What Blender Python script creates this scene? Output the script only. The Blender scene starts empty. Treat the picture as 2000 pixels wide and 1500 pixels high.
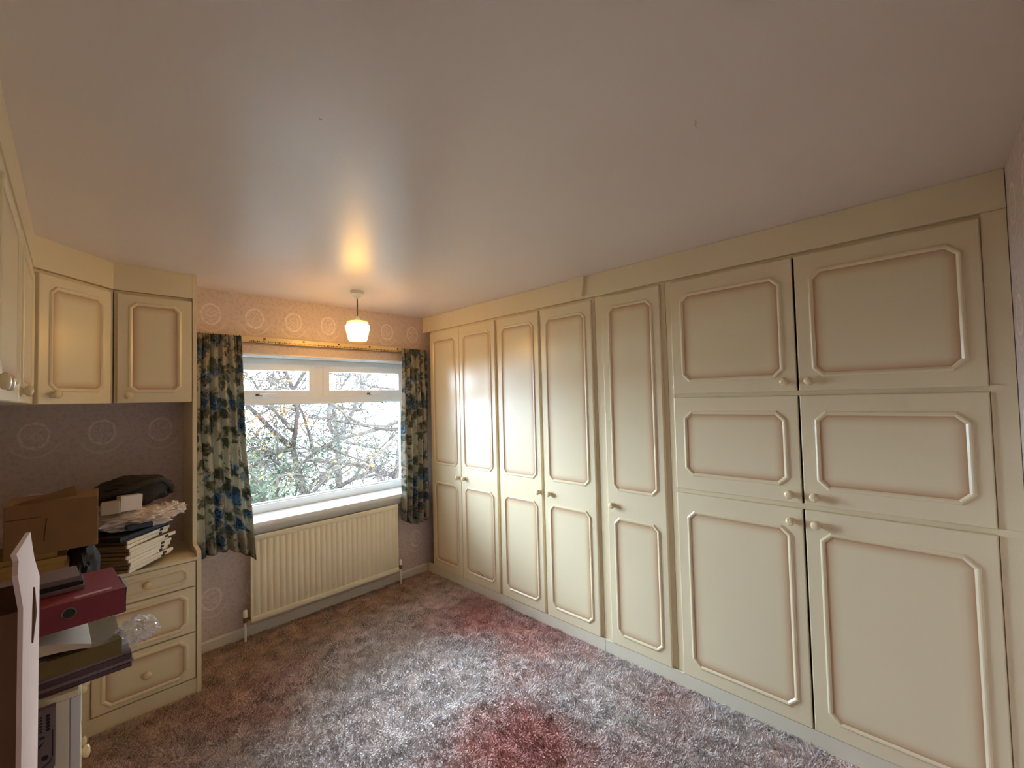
import bpy, bmesh, math, random
import numpy as np
from mathutils import Vector, Matrix, noise

sc = bpy.context.scene
COL = sc.collection
PI = math.pi

# ------------------------------------------------------------------ camera
F_PX = 828.737
cam_d = bpy.data.cameras.new('camera')
cam_d.sensor_fit = 'HORIZONTAL'
cam_d.sensor_width = 36.0
cam_d.lens = 36.0 * F_PX / 2000.0
cam_d.clip_start = 0.02
cam_d.clip_end = 200
cam = bpy.data.objects.new('camera', cam_d)
COL.objects.link(cam)
YAW, PITCH, ROLL, CAM_H = 0.8023, 0.0329, -0.0248, 1.6111
_f = Vector((math.sin(YAW) * math.cos(PITCH), math.cos(YAW) * math.cos(PITCH), math.sin(PITCH)))
_r = Vector((math.cos(YAW), -math.sin(YAW), 0))
_u = _r.cross(_f)
r2 = _r * math.cos(ROLL) + _u * math.sin(ROLL)
u2 = -_r * math.sin(ROLL) + _u * math.cos(ROLL)
M = Matrix(((r2.x, u2.x, -_f.x, 0), (r2.y, u2.y, -_f.y, 0), (r2.z, u2.z, -_f.z, CAM_H), (0, 0, 0, 1)))
cam.matrix_world = M
sc.camera = cam

# ------------------------------------------------------------------ light, world, exposure
SKY = 26.0
LAMP_E = 11.5
sc.view_settings.view_transform = 'Standard'
sc.view_settings.look = 'None'
sc.view_settings.gamma = 1.0
sc.view_settings.use_curve_mapping = False
sc.view_settings.exposure = 1.72
sc.cycles.max_bounces = 7
sc.cycles.diffuse_bounces = 5
sc.cycles.glossy_bounces = 3
sc.cycles.transparent_max_bounces = 6
sc.cycles.caustics_reflective = False
sc.cycles.caustics_refractive = False
sc.cycles.use_adaptive_sampling = True
sc.cycles.adaptive_threshold = 0.1

world = bpy.data.worlds.new('overcast_sky')
sc.world = world
world.use_nodes = True
_bg = world.node_tree.nodes['Background']
_bg.inputs['Color'].default_value = (0.64, 0.80, 1.0, 1)
_bg.inputs['Strength'].default_value = SKY

# portal in the window opening: it only steers the sampling of the sky
_pl = bpy.data.lights.new('window_portal', 'AREA')
_pl.shape = 'RECTANGLE'
_pl.size, _pl.size_y = 1.74, 1.19
_pl.cycles.is_portal = True
_po = bpy.data.objects.new('window_portal', _pl)
COL.objects.link(_po)
_po.location = (1.43, 3.735, 1.38)
_po.rotation_euler = (-PI / 2, 0, 0)

# ------------------------------------------------------------------ measures (metres, camera above the origin)
HC = 2.40            # ceiling
XR = 2.336           # front plane of the fitted wardrobes
YW = 3.44            # window wall
XL = -0.436          # left wall
YB = -0.245          # wall behind the camera
XRW = XR + 0.62      # wall behind the wardrobes
YF = 3.66            # window frame front
WX0, WX1, WZ0, WZ1 = 0.56, 2.30, 0.782, 1.975
ZT = 0.755           # worktop of the base units

# ------------------------------------------------------------------ node helpers
class S:
    """socket with arithmetic"""
    def __init__(s, nt, sock): s.nt, s.k = nt, sock
    def _m(s, op, *a):
        n = s.nt.nodes.new('ShaderNodeMath'); n.operation = op
        for i, x in enumerate((s,) + a):
            if isinstance(x, S): s.nt.links.new(x.k, n.inputs[i])
            else: n.inputs[i].default_value = x
        return S(s.nt, n.outputs[0])
    def __add__(s, o): return s._m('ADD', o)
    def __sub__(s, o): return s._m('SUBTRACT', o)
    def __mul__(s, o): return s._m('MULTIPLY', o)
    def __truediv__(s, o): return s._m('DIVIDE', o)
    def fract(s): return s._m('FRACT')
    def absv(s): return s._m('ABSOLUTE')
    def sqrt(s): return s._m('SQRT')
    def mx(s, o): return s._m('MAXIMUM', o)
    def mn(s, o): return s._m('MINIMUM', o)
    def ramp(s, lo, hi, a=0.0, b=1.0):
        n = s.nt.nodes.new('ShaderNodeMapRange'); n.interpolation_type = 'SMOOTHSTEP'
        s.nt.links.new(s.k, n.inputs['Value'])
        n.inputs['From Min'].default_value = lo; n.inputs['From Max'].default_value = hi
        n.inputs['To Min'].default_value = a; n.inputs['To Max'].default_value = b
        return S(s.nt, n.outputs[0])

def rgb(c):
    """sRGB 0-255 -> linear"""
    o = []
    for v in c:
        v /= 255.0
        o.append(v / 12.92 if v <= 0.04045 else ((v + 0.055) / 1.055) ** 2.4)
    return (*o, 1.0)

def new_mat(name):
    m = bpy.data.materials.new(name); m.use_nodes = True
    nt = m.node_tree
    return m, nt, nt.nodes['Principled BSDF']

def pos(nt):
    g = nt.nodes.new('ShaderNodeNewGeometry'); sp = nt.nodes.new('ShaderNodeSeparateXYZ')
    nt.links.new(g.outputs['Position'], sp.inputs[0])
    return g.outputs['Position'], [S(nt, sp.outputs[i]) for i in range(3)]

def ntex(nt, scale, detail=3.0, vec=None, rough=0.55, dist=0.0):
    n = nt.nodes.new('ShaderNodeTexNoise')
    n.inputs['Scale'].default_value = scale; n.inputs['Detail'].default_value = detail
    n.inputs['Roughness'].default_value = rough; n.inputs['Distortion'].default_value = dist
    if vec is not None: nt.links.new(vec, n.inputs['Vector'])
    return S(nt, n.outputs['Fac'])

def mixc(nt, fac, a, b):
    n = nt.nodes.new('ShaderNodeMix'); n.data_type = 'RGBA'
    for k, x in ((0, fac), (6, a), (7, b)):
        if isinstance(x, S): nt.links.new(x.k, n.inputs[k])
        elif hasattr(x, 'is_output'): nt.links.new(x, n.inputs[k])
        else: n.inputs[k].default_value = x
    return n.outputs[2]

def bump(nt, bs, h, strength=0.3, dist=0.01):
    b = nt.nodes.new('ShaderNodeBump')
    b.inputs['Strength'].default_value = strength; b.inputs['Distance'].default_value = dist
    nt.links.new(h.k, b.inputs['Height']); nt.links.new(b.outputs[0], bs.inputs['Normal'])

def plain(name, c, rough=0.5, var=0.06, scale=12.0, metal=0.0, spec=0.5, coat=0.0, bumps=0.0):
    """one colour with a slight mottle"""
    m, nt, bs = new_mat(name)
    p, _ = pos(nt)
    f = ntex(nt, scale, 1.0, p)
    lo = tuple(x * (1 - var) for x in c[:3]) + (1,)
    hi = tuple(min(1, x * (1 + var)) for x in c[:3]) + (1,)
    nt.links.new(mixc(nt, f, lo, hi), bs.inputs['Base Color'])
    bs.inputs['Roughness'].default_value = rough
    bs.inputs['Metallic'].default_value = metal
    bs.inputs['Specular IOR Level'].default_value = spec
    if coat: bs.inputs['Coat Weight'].default_value = coat; bs.inputs['Coat Roughness'].default_value = 0.12
    if bumps: bump(nt, bs, ntex(nt, scale * 8, 2.0, p), bumps, 0.004)
    return m

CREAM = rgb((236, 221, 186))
GLAZE_SHADE = rgb((196, 152, 112))  # tan of the hand-painted panel edges, with some moulding shadow painted in
def cream_mat():
    m, nt, bs = new_mat('cream_lacquer')
    p, _ = pos(nt)
    f = ntex(nt, 3.0, 0.0, p)
    base = mixc(nt, f, tuple(x * .97 for x in CREAM[:3]) + (1,), CREAM)
    a = nt.nodes.new('ShaderNodeAttribute'); a.attribute_name = 'glaze_shade'
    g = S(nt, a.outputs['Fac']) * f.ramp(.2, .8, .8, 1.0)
    nt.links.new(mixc(nt, g, base, GLAZE_SHADE), bs.inputs['Base Color'])
    bs.inputs['Roughness'].default_value = 0.30
    bs.inputs['Specular IOR Level'].default_value = 0.5
    return m

def wallpaper(name, ax):
    m, nt, bs = new_mat(name)
    p, xyz = pos(nt)
    u, z = xyz[ax], xyz[2]
    warp = ntex(nt, 38, 2, p) * 0.018
    fu = (((u - 0.644) / 0.263 + 0.5).fract() - 0.5) * 0.263 + warp - 0.009
    fv = (((z - 2.23) / 0.38 + 0.5).fract() - 0.5) * 0.38 + warp - 0.009
    a, b = fu / 0.055, fv / 0.067
    r = (a * a + b * b).sqrt()
    blot0 = ntex(nt, 90, 2, p)
    ring = (r - 1.0).absv().ramp(0.05, 0.20, 1, 0) * blot0.ramp(.3, .6, .45, 1)
    ring2 = blot0.ramp(.46, .56, 0, .6) * r.ramp(.7, .85, 1, 0)
    sw = (r - 1.75).absv().ramp(0.05, 0.16, .55, 0) * (fv / 0.1).ramp(-.2, -.7, 0, 1) 
    v = nt.nodes.new('ShaderNodeTexVoronoi'); v.inputs['Scale'].default_value = 42; nt.links.new(p, v.inputs['Vector'])
    lace = S(nt, v.outputs['Distance']).ramp(.25, .6, 0, .38)
    blot = blot0.ramp(.45, .65, 0, .3)
    pat = ring.mx(ring2).mx(sw).mx(lace * .8).mx(blot)
    lo, hi = rgb((200, 180, 174)), rgb((236, 220, 208))
    nt.links.new(mixc(nt, pat, lo, hi), bs.inputs['Base Color'])
    rr = pat * -0.25 + 0.6
    nt.links.new(rr.k, bs.inputs['Roughness'])
    return m

def ceiling_mat():
    m, nt, bs = new_mat('silk_ceiling_paint')
    p, xyz = pos(nt)
    f = ntex(nt, 1.3, 1, p)
    nt.links.new(mixc(nt, f, rgb((222, 208, 200)), rgb((230, 218, 210))), bs.inputs['Base Color'])
    mp = nt.nodes.new('ShaderNodeMapping'); mp.inputs['Scale'].default_value = (30, 3, 1)
    nt.links.new(p, mp.inputs['Vector'])
    streak = ntex(nt, 1.0, 2, mp.outputs[0])
    rr = f.ramp(.3, .7, .33, .38)
    nt.links.new(rr.k, bs.inputs['Roughness'])
    bs.inputs['Specular IOR Level'].default_value = 0.62
    h = streak * .12 + ntex(nt, 1.6, 0, p) * 1.2
    bump(nt, bs, h, 0.05, 0.003)
    return m

def carpet_mat(name, rough=1.0, bumpy=True):
    m, nt, bs = new_mat(name)
    a = nt.nodes.new('ShaderNodeAttribute'); a.attribute_name = 'dye'
    p, _ = pos(nt)
    f = ntex(nt, 160, 1, p).ramp(.2, .8, .72, 1.15)
    mul = nt.nodes.new('ShaderNodeMix'); mul.data_type = 'RGBA'; mul.blend_type = 'MULTIPLY'; mul.inputs[0].default_value = 1
    nt.links.new(a.outputs['Color'], mul.inputs[6])
    cb = nt.nodes.new('ShaderNodeCombineColor')
    for i in range(3): nt.links.new(f.k, cb.inputs[i])
    nt.links.new(cb.outputs[0], mul.inputs[7])
    nt.links.new(mul.outputs[2], bs.inputs['Base Color'])
    bs.inputs['Roughness'].default_value = rough
    bs.inputs['Specular IOR Level'].default_value = 0.1
    if bumpy: bump(nt, bs, ntex(nt, 90, 1, p), 0.9, 0.02)
    return m

def curtain_mat():
    m, nt, bs = new_mat('floral_cotton')
    uv = nt.nodes.new('ShaderNodeUVMap'); uv.uv_map = 'UVMap'
    vec = uv.outputs[0]
    dn = nt.nodes.new('ShaderNodeTexNoise'); dn.inputs['Scale'].default_value = 24; dn.inputs['Detail'].default_value = 4; nt.links.new(vec, dn.inputs['Vector'])
    mv = nt.nodes.new('ShaderNodeVectorMath'); mv.operation = 'MULTIPLY_ADD'
    nt.links.new(dn.outputs['Color'], mv.inputs[0]); mv.inputs[1].default_value = (.11, .11, .11); nt.links.new(vec, mv.inputs[2])
    w = mv.outputs[0]
    def voro(scale, ph):
        o = nt.nodes.new('ShaderNodeMapping'); o.inputs['Location'].default_value = (ph, ph * .7, 0); nt.links.new(w, o.inputs['Vector'])
        v = nt.nodes.new('ShaderNodeTexVoronoi'); v.inputs['Scale'].default_value = scale; nt.links.new(o.outputs[0], v.inputs['Vector'])
        sp = nt.nodes.new('ShaderNodeSeparateColor'); nt.links.new(v.outputs['Color'], sp.inputs[0])
        return S(nt, v.outputs['Distance']), S(nt, sp.outputs[0]), S(nt, sp.outputs[1])
    cream = mixc(nt, ntex(nt, 25, 3, w), rgb((164, 156, 136)), rgb((188, 180, 162)))
    d1, h1, k1 = voro(14, 0.0)
    leaf = d1.ramp(.36, .66, .92, 0) * h1.ramp(.28, .32, 0, 1) 
    green = mixc(nt, ntex(nt, 70, 2, w), rgb((38, 48, 42)), rgb((100, 108, 90)))
    c1 = mixc(nt, leaf, cream, green)
    d2, h2, k2 = voro(8, 3.7)
    flower = d2.ramp(.36, .56, 1, 0) * h2.ramp(.44, .48, 0, 1)
    petals = ntex(nt, 44, 3, w, .6, 1.5)
    blue = mixc(nt, petals.ramp(.36, .62), rgb((24, 38, 58)), rgb((110, 138, 156)))
    c2 = mixc(nt, flower, c1, blue)
    d3, h3, k3 = voro(19, 8.1)
    rose = d3.ramp(.30, .40, 1, 0) * h3.ramp(.62, .66, 0, 1)
    pinky = mixc(nt, petals.ramp(.4, .6), rgb((90, 70, 58)), rgb((158, 140, 122)))
    c3 = mixc(nt, rose, c2, pinky)
    nt.links.new(c3, bs.inputs['Base Color'])
    bs.inputs['Roughness'].default_value = .8
    bs.inputs['Specular IOR Level'].default_value = .2
    tr = nt.nodes.new('ShaderNodeBsdfTranslucent'); nt.links.new(c3, tr.inputs['Color'])
    mx = nt.nodes.new('ShaderNodeMixShader'); mx.inputs[0].default_value = .36
    nt.links.new(bs.outputs[0], mx.inputs[1]); nt.links.new(tr.outputs[0], mx.inputs[2])
    nt.links.new(mx.outputs[0], nt.nodes['Material Output'].inputs['Surface'])
    return m

def glass_mat():
    m, nt, bs = new_mat('window_glass')
    t = nt.nodes.new('ShaderNodeBsdfTransparent'); t.inputs[0].default_value = (.96, .98, .97, 1)
    g = nt.nodes.new('ShaderNodeBsdfGlossy'); g.inputs['Roughness'].default_value = .02
    fr = nt.nodes.new('ShaderNodeFresnel'); fr.inputs[0].default_value = 1.45
    p, _ = pos(nt)
    fac = S(nt, fr.outputs[0]) * ntex(nt, 4, 2, p).ramp(.2, .8, .8, 1.0)
    mx = nt.nodes.new('ShaderNodeMixShader')
    nt.links.new(fac.k, mx.inputs[0]); nt.links.new(t.outputs[0], mx.inputs[1]); nt.links.new(g.outputs[0], mx.inputs[2])
    nt.links.new(mx.outputs[0], nt.nodes['Material Output'].inputs['Surface'])
    return m

def plastic_film(name, c, alpha=.55, rough=.18):
    m, nt, bs = new_mat(name)
    p, _ = pos(nt)
    nt.links.new(mixc(nt, ntex(nt, 20, 3, p), tuple(x * .85 for x in c[:3]) + (1,), c), bs.inputs['Base Color'])
    bs.inputs['Roughness'].default_value = rough
    bs.inputs['Specular IOR Level'].default_value = .7
    t = nt.nodes.new('ShaderNodeBsdfTransparent')
    mx = nt.nodes.new('ShaderNodeMixShader'); mx.inputs[0].default_value = alpha
    nt.links.new(t.outputs[0], mx.inputs[1]); nt.links.new(bs.outputs[0], mx.inputs[2])
    nt.links.new(mx.outputs[0], nt.nodes['Material Output'].inputs['Surface'])
    return m

def glow_mat(name, c, strength):
    m, nt, bs = new_mat(name)
    p, _ = pos(nt)
    nt.links.new(mixc(nt, ntex(nt, 9, 2, p), tuple(x * .93 for x in c[:3]) + (1,), c), bs.inputs['Emission Color'])
    bs.inputs['Emission Strength'].default_value = strength
    bs.inputs['Base Color'].default_value = rgb((240, 235, 215))
    bs.inputs['Roughness'].default_value = .2
    return m

MAT = dict(
    cream=cream_mat(),
    knob=plain('cream_ceramic', rgb((230, 212, 172)), .22, .04, 20),
    inside=plain('cupboard_inside', rgb((120, 100, 76)), .8),
    plinth=plain('plinth_laminate', rgb((226, 217, 196)), .38, .03),
    paper_far=wallpaper('embossed_wallpaper_far', 0),
    paper_side=wallpaper('embossed_wallpaper_side', 1),
    ceiling=ceiling_mat(),
    carpet=carpet_mat('mottled_carpet'),
    pile=carpet_mat('carpet_tufts', bumpy=False),
    curtain=curtain_mat(),
    glass=glass_mat(),
    upvc=plain('white_upvc', rgb((236, 236, 234)), .28, .02),
    gloss=plain('white_gloss_paint', rgb((232, 230, 226)), .25, .03),
    skirt=plain('cream_gloss_paint', rgb((214, 204, 190)), .32, .04),
    edge=plain('cream_gloss_edging', rgb((236, 224, 196)), .16, .02),
    rad=plain('radiator_enamel', rgb((240, 228, 198)), .33, .03),
    brass=plain('tarnished_brass', rgb((120, 92, 50)), .4, .2, 60, metal=.8),
    steel=plain('window_handle_steel', rgb((120, 112, 96)), .3, .1, 60, metal=.9),
    white=plain('white_plastic', rgb((240, 236, 226)), .35, .02),
    track=plain('gilt_cream_track', rgb((222, 200, 160)), .3, .08, 80),
    gilt=plain('gilt_pattern', rgb((120, 88, 36)), .35, .2, 90, metal=.5),
    flex=plain('twisted_flex', rgb((96, 70, 40)), .6, .2, 200),
    shade=glow_mat('lit_shade_glass', (1.0, .53, .12, 1), LAMP_E),
    shade_top=glow_mat('lit_shade_collar', (1.0, .88, .22, 1), .36),
    card=plain('brown_cardboard', rgb((134, 98, 62)), .85, .10, 14),
    card_dark=plain('dark_brown_cardboard', rgb((104, 72, 48)), .85, .12, 14),
    card_white=plain('white_faced_cardboard', rgb((226, 200, 186)), .7, .05, 30),
    card_line=plain('cardboard_crease', rgb((84, 56, 32)), .9, .1),
    folder=plain('buff_manila', rgb((156, 120, 64)), .8, .1, 40),
    olive=plain('olive_card', rgb((120, 100, 54)), .8, .12, 30),
    black=plain('black_vinyl', rgb((34, 32, 32)), .7, .15, 30),
    navy=plain('navy_card', rgb((34, 44, 66)), .5, .1, 30),
    bagblack=plain('black_bag_cloth', rgb((44, 38, 32)), .7, .2, 24),
    red=plain('maroon_cloth_board', rgb((128, 36, 44)), .55, .08, 120, bumps=.1),
    redlabel=plain('worn_spine_label', rgb((190, 150, 140)), .6, .1, 60),
    booklet=plain('plum_booklet', rgb((78, 50, 52)), .45, .2, 20),
    booklet2=plain('grey_booklet', rgb((122, 104, 102)), .45, .1, 20),
    paper=plain('off_white_paper', rgb((206, 186, 160)), .8, .06, 20),
    spine=plain('white_binder_spine', rgb((238, 228, 208)), .45, .05, 30),
    pages=plain('brown_page_edges', rgb((132, 106, 72)), .9, .15, 120),
    bagwhite=plain('white_carrier_bag', rgb((226, 214, 208)), .3, .05, 20),
    film=plastic_film('clear_plastic_film', rgb((230, 228, 230)), .38, .12),
    bark=plain('bark', rgb((44, 38, 34)), 1, .25, 30, spec=0),
    lawn=plain('damp_paving', rgb((84, 84, 74)), .95, .2, 3),
)
def leafmat(name, a, b, c):
    m, nt, bs = new_mat(name)
    p, _ = pos(nt)
    f = ntex(nt, 3.5, 2, p)
    col = mixc(nt, f.ramp(.35, .62), a, b)
    f2 = ntex(nt, 1.7, 2, p).ramp(.56, .64)
    nt.links.new(mixc(nt, f2, col, c), bs.inputs['Base Color'])
    bs.inputs['Roughness'].default_value = 1
    bs.inputs['Specular IOR Level'].default_value = 0
    return m
MAT['leaf_dark'] = leafmat('dark_leaves', rgb((26, 31, 24)), rgb((46, 48, 38)), rgb((64, 54, 34)))
MAT['leaf_autumn'] = leafmat('autumn_leaves', rgb((44, 46, 34)), rgb((56, 46, 38)), rgb((124, 60, 26)))
MAT['leaf_far'] = leafmat('grey_green_leaves', rgb((44, 52, 52)), rgb((58, 64, 64)), rgb((64, 60, 70)))

# ------------------------------------------------------------------ mesh helpers
class MB:
    def __init__(s): s.v, s.f = [], []
    def add(s, vs, fs):
        o = len(s.v); s.v += [tuple(v) for v in vs]; s.f += [tuple(i + o for i in f) for f in fs]; return s
    def box(s, x0, y0, z0, x1, y1, z1, b=0.0):
        x0, x1 = min(x0, x1), max(x0, x1); y0, y1 = min(y0, y1), max(y0, y1); z0, z1 = min(z0, z1), max(z0, z1)
        if b <= 0:
            vs = [(x, y, z) for z in (z0, z1) for y in (y0, y1) for x in (x0, x1)]
            return s.add(vs, [(0, 2, 3, 1), (4, 5, 7, 6), (0, 1, 5, 4), (2, 6, 7, 3), (0, 4, 6, 2), (1, 3, 7, 5)])
        bm = bmesh.new(); bmesh.ops.create_cube(bm, size=1)
        for v in bm.verts:
            v.co = Vector(((x0 + x1) / 2 + v.co.x * (x1 - x0), (y0 + y1) / 2 + v.co.y * (y1 - y0), (z0 + z1) / 2 + v.co.z * (z1 - z0)))
        bmesh.ops.bevel(bm, geom=bm.edges[:], offset=b, segments=2, affect='EDGES', profile=.6)
        return s.bm(bm)
    def bm(s, bm):
        bm.verts.index_update()
        s.add([v.co[:] for v in bm.verts], [[v.index for v in f.verts] for f in bm.faces]); bm.free(); return s
    def prism(s, pts, a, b, axis='z'):
        """extrude a polygon: axis z -> pts (x,y); x -> pts (y,z); y -> pts (x,z)"""
        def P(p, t): return {'z': (p[0], p[1], t), 'x': (t, p[0], p[1]), 'y': (p[0], t, p[1])}[axis]
        n = len(pts)
        vs = [P(p, a) for p in pts] + [P(p, b) for p in pts]
        fs = [tuple(range(n)), tuple(range(2 * n - 1, n - 1, -1))] + [(i, i + n, (i + 1) % n + n, (i + 1) % n) for i in range(n)]
        return s.add(vs, fs)
    def lathe(s, prof, c=(0, 0, 0), axis='z', n=20):
        vs, fs = [], []
        for r, h in prof:
            for k in range(n):
                a = 2 * PI * k / n; x, y = r * math.cos(a), r * math.sin(a)
                q = {'z': (x, y, h), 'y': (x, h, y), 'x': (h, x, y)}[axis]
                vs.append((c[0] + q[0], c[1] + q[1], c[2] + q[2]))
        for i in range(len(prof) - 1):
            for k in range(n):
                fs.append((i * n + k, i * n + (k + 1) % n, (i + 1) * n + (k + 1) % n, (i + 1) * n + k))
        fs.append(tuple(range(n))); m = (len(prof) - 1) * n; fs.append(tuple(range(m + n - 1, m - 1, -1)))
        return s.add(vs, fs)
    def tube(s, pts, rad, n=6):
        pts = [Vector(p) for p in pts]
        rr = rad if isinstance(rad, (list, tuple)) else [rad] * len(pts)
        vs, fs = [], []
        for i, p in enumerate(pts):
            t = (pts[min(i + 1, len(pts) - 1)] - pts[max(i - 1, 0)]).normalized()
            a = t.cross(Vector((0, 0, 1)))
            if a.length < .05: a = t.cross(Vector((1, 0, 0)))
            a.normalize(); b = t.cross(a)
            for k in range(n):
                th = 2 * PI * k / n
                vs.append(p + (a * math.cos(th) + b * math.sin(th)) * rr[i])
        for i in range(len(pts) - 1):
            for k in range(n):
                fs.append((i * n + k, i * n + (k + 1) % n, (i + 1) * n + (k + 1) % n, (i + 1) * n + k))
        fs.append(tuple(range(n))); m = (len(pts) - 1) * n; fs.append(tuple(range(m + n - 1, m - 1, -1)))
        return s.add(vs, fs)
    def mesh(s, name, smooth=False):
        me = bpy.data.meshes.new(name)
        me.from_pydata(s.v, [], s.f)
        bm = bmesh.new(); bm.from_mesh(me); bmesh.ops.recalc_face_normals(bm, faces=bm.faces); bm.to_mesh(me); bm.free()
        if smooth:
            for p in me.polygons: p.use_smooth = True
            try: me.set_sharp_from_angle(angle=math.radians(40))
            except Exception: pass
        return me

def link(name, me, mat=None, parent=None, loc=(0, 0, 0), rot=(0, 0, 0)):
    o = bpy.data.objects.new(name, me); COL.objects.link(o)
    if mat is not None and (not me.materials): me.materials.append(MAT[mat] if isinstance(mat, str) else mat)
    if parent is not None: o.parent = parent
    o.location = loc; o.rotation_euler = rot
    return o
def build(mb, name, mat, parent=None, loc=(0, 0, 0), rot=(0, 0, 0), smooth=False):
    return link(name, mb.mesh(name, smooth), mat, parent, loc, rot)
def tag(o, label, cat, group=None, kind=None):
    o['label'] = label; o['category'] = cat
    if group: o['group'] = group
    if kind: o['kind'] = kind
    return o
def thing(name, label, cat, loc=(0, 0, 0), rz=0.0, group=None):
    o = bpy.data.objects.new(name, None); COL.objects.link(o); o.empty_display_size = .1
    o.location = loc; o.rotation_euler = (0, 0, rz)
    return tag(o, label, cat, group)
def structure(o, label=None):
    o['kind'] = 'structure'
    if label: o['label'] = label
    return o
def copy_tree(o, parent=None):
    c = o.copy(); COL.objects.link(c); c.parent = parent
    for ch in [x for x in o.children]:
        copy_tree(ch, c)
    return c

# ------------------------------------------------------------------ room shell
def dye(x, y):
    """the carpet's own mottled colours"""
    n1 = noise.fractal(Vector((x * 1.5, y * 1.5, 2.2)), .9, 2.1, 4)
    n2 = noise.fractal(Vector((x * 5.5, y * 5.5, 7.7)), .8, 2.2, 3)
    def g(cx, cy, r): return math.exp(-((x - cx) ** 2 + (y - cy) ** 2) / (r * r))
    red = .18 + .35 * n1 + .22 * n2
    red += 1.05 * g(1.48, 1.42, .27) + .75 * g(2.1, 2.45, .34) + .45 * g(2.25, 1.9, .22) + .35 * g(2.2, 1.0, .2) + .5 * g(.7, 2.55, .35) + .3 * g(1.0, 1.6, .25)
    red -= .55 * g(1.3, 2.1, .42) + .35 * g(1.0, 2.5, .25) + .4 * g(1.95, 1.35, .28) + .25 * g(.85, 1.95, .3)
    red = max(0, min(1, red))
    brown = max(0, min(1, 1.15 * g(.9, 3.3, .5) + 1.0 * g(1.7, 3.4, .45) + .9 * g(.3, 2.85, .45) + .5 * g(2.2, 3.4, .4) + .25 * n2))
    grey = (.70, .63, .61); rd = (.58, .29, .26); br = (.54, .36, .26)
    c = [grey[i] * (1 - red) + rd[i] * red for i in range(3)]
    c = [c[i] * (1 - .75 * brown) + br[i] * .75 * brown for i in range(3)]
    k = 1 + .18 * n2
    return (max(.02, c[0] * k), max(.02, c[1] * k), max(.02, c[2] * k), 1)

def grid(x0, y0, x1, y1, nx, ny, zf):
    vs = [(x0 + (x1 - x0) * i / nx, y0 + (y1 - y0) * j / ny, zf(i, j)) for j in range(ny + 1) for i in range(nx + 1)]
    fs = [(j * (nx + 1) + i, j * (nx + 1) + i + 1, (j + 1) * (nx + 1) + i + 1, (j + 1) * (nx + 1) + i) for j in range(ny) for i in range(nx)]
    return vs, fs
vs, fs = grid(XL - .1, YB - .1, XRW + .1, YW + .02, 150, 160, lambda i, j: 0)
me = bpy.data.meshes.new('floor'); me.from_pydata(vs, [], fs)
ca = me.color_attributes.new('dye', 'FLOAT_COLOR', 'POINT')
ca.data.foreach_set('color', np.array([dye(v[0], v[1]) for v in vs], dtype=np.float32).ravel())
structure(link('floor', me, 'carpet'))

ceil = structure(build(MB().box(XL - .1, YB - .1, HC, XRW + .1, YW + .32, HC + .1), 'ceiling', 'ceiling'))
build(MB().tube([(1.240, .440, HC), (1.252, .442, HC - .0012), (1.268, .449, HC - .0010), (1.284, .452, HC)], [.0004, .0022, .0016, .0004], 5), 'paint_flake', 'paper', ceil)
build(MB().tube([(.468, 1.172, HC), (.473, 1.174, HC - .0012), (.477, 1.170, HC)], [.0004, .0020, .0004], 5), 'paint_flake', 'paper', ceil)
wf = MB()
T = .31
wf.box(XL - .1, YW, 0, WX0, YW + T, HC); wf.box(WX1, YW, 0, XRW + .1, YW + T, HC)
wf.box(WX0, YW, 0, WX1, YW + T, WZ0 - .03); wf.box(WX0, YW, WZ1, WX1, YW + T, HC)
structure(build(wf, 'wall_far', 'paper_far'))
structure(build(MB().box(XL - .1, YB - .1, 0, XL, YW, HC), 'wall_left', 'paper_side'))
structure(build(MB().box(XRW, YB - .1, 0, XRW + .1, YW, HC), 'wall_right', 'paper_side'))
structure(build(MB().box(XL, YB - .1, 0, XRW, YB, HC), 'wall_near', 'paper_far'))
structure(build(MB().prism([(YW - .016, 0), (YW - .016, .062), (YW - .010, .070), (YW, .072), (YW, 0)], .516, XR + .001, 'x'), 'baseboard_far', 'skirt'))
# painted plaster lining of the window reveal
rv = MB()
rv.box(WX0, YW - .001, WZ1 - .006, WX1, YF + .06, WZ1 + .002); rv.box(WX0 - .002, YW - .001, WZ0, WX0 + .006, YF + .06, WZ1); rv.box(WX1 - .006, YW - .001, WZ0, WX1 + .002, YF + .06, WZ1)
structure(build(rv, 'trim_1', 'gloss'))

# ------------------------------------------------------------------ window
win = bpy.data.objects.new('window_1', None); COL.objects.link(win); structure(win, 'white window with two top-hung lights over one large pane')
def ring(mb, x0, z0, x1, z1, w, ya, yb, b=.004):
    mb.box(x0, ya, z0, x0 + w, yb, z1, b); mb.box(x1 - w, ya, z0, x1, yb, z1, b)
    mb.box(x0 + w - .002, ya, z0, x1 - w + .002, yb, z0 + w, b); mb.box(x0 + w - .002, ya, z1 - w, x1 - w + .002, yb, z1, b)
    return mb
a0, a1, b0, b1 = WX0 + .006, WX1 - .006, WZ0, WZ1 - .006
build(ring(MB(), a0, b0, a1, b1, .062, YF, YF + .07), 'outer_frame', 'upvc', win)
build(MB().box(a0 + .06, YF + .001, 1.612, a1 - .06, YF + .069, 1.672, .005), 'transom', 'upvc', win)
build(MB().box(1.405, YF + .001, 1.668, 1.477, YF + .069, b1 - .06, .005), 'mullion', 'upvc', win)
build(ring(MB(), a0 + .058, b0 + .058, a1 - .058, 1.616, .014, YF + .018, YF + .05, .003), 'glazing_bead', 'upvc', win)
build(MB().box(a0 + .068, YF + .032, b0 + .066, a1 - .068, YF + .038, 1.606), 'pane', 'glass', win)
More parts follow.
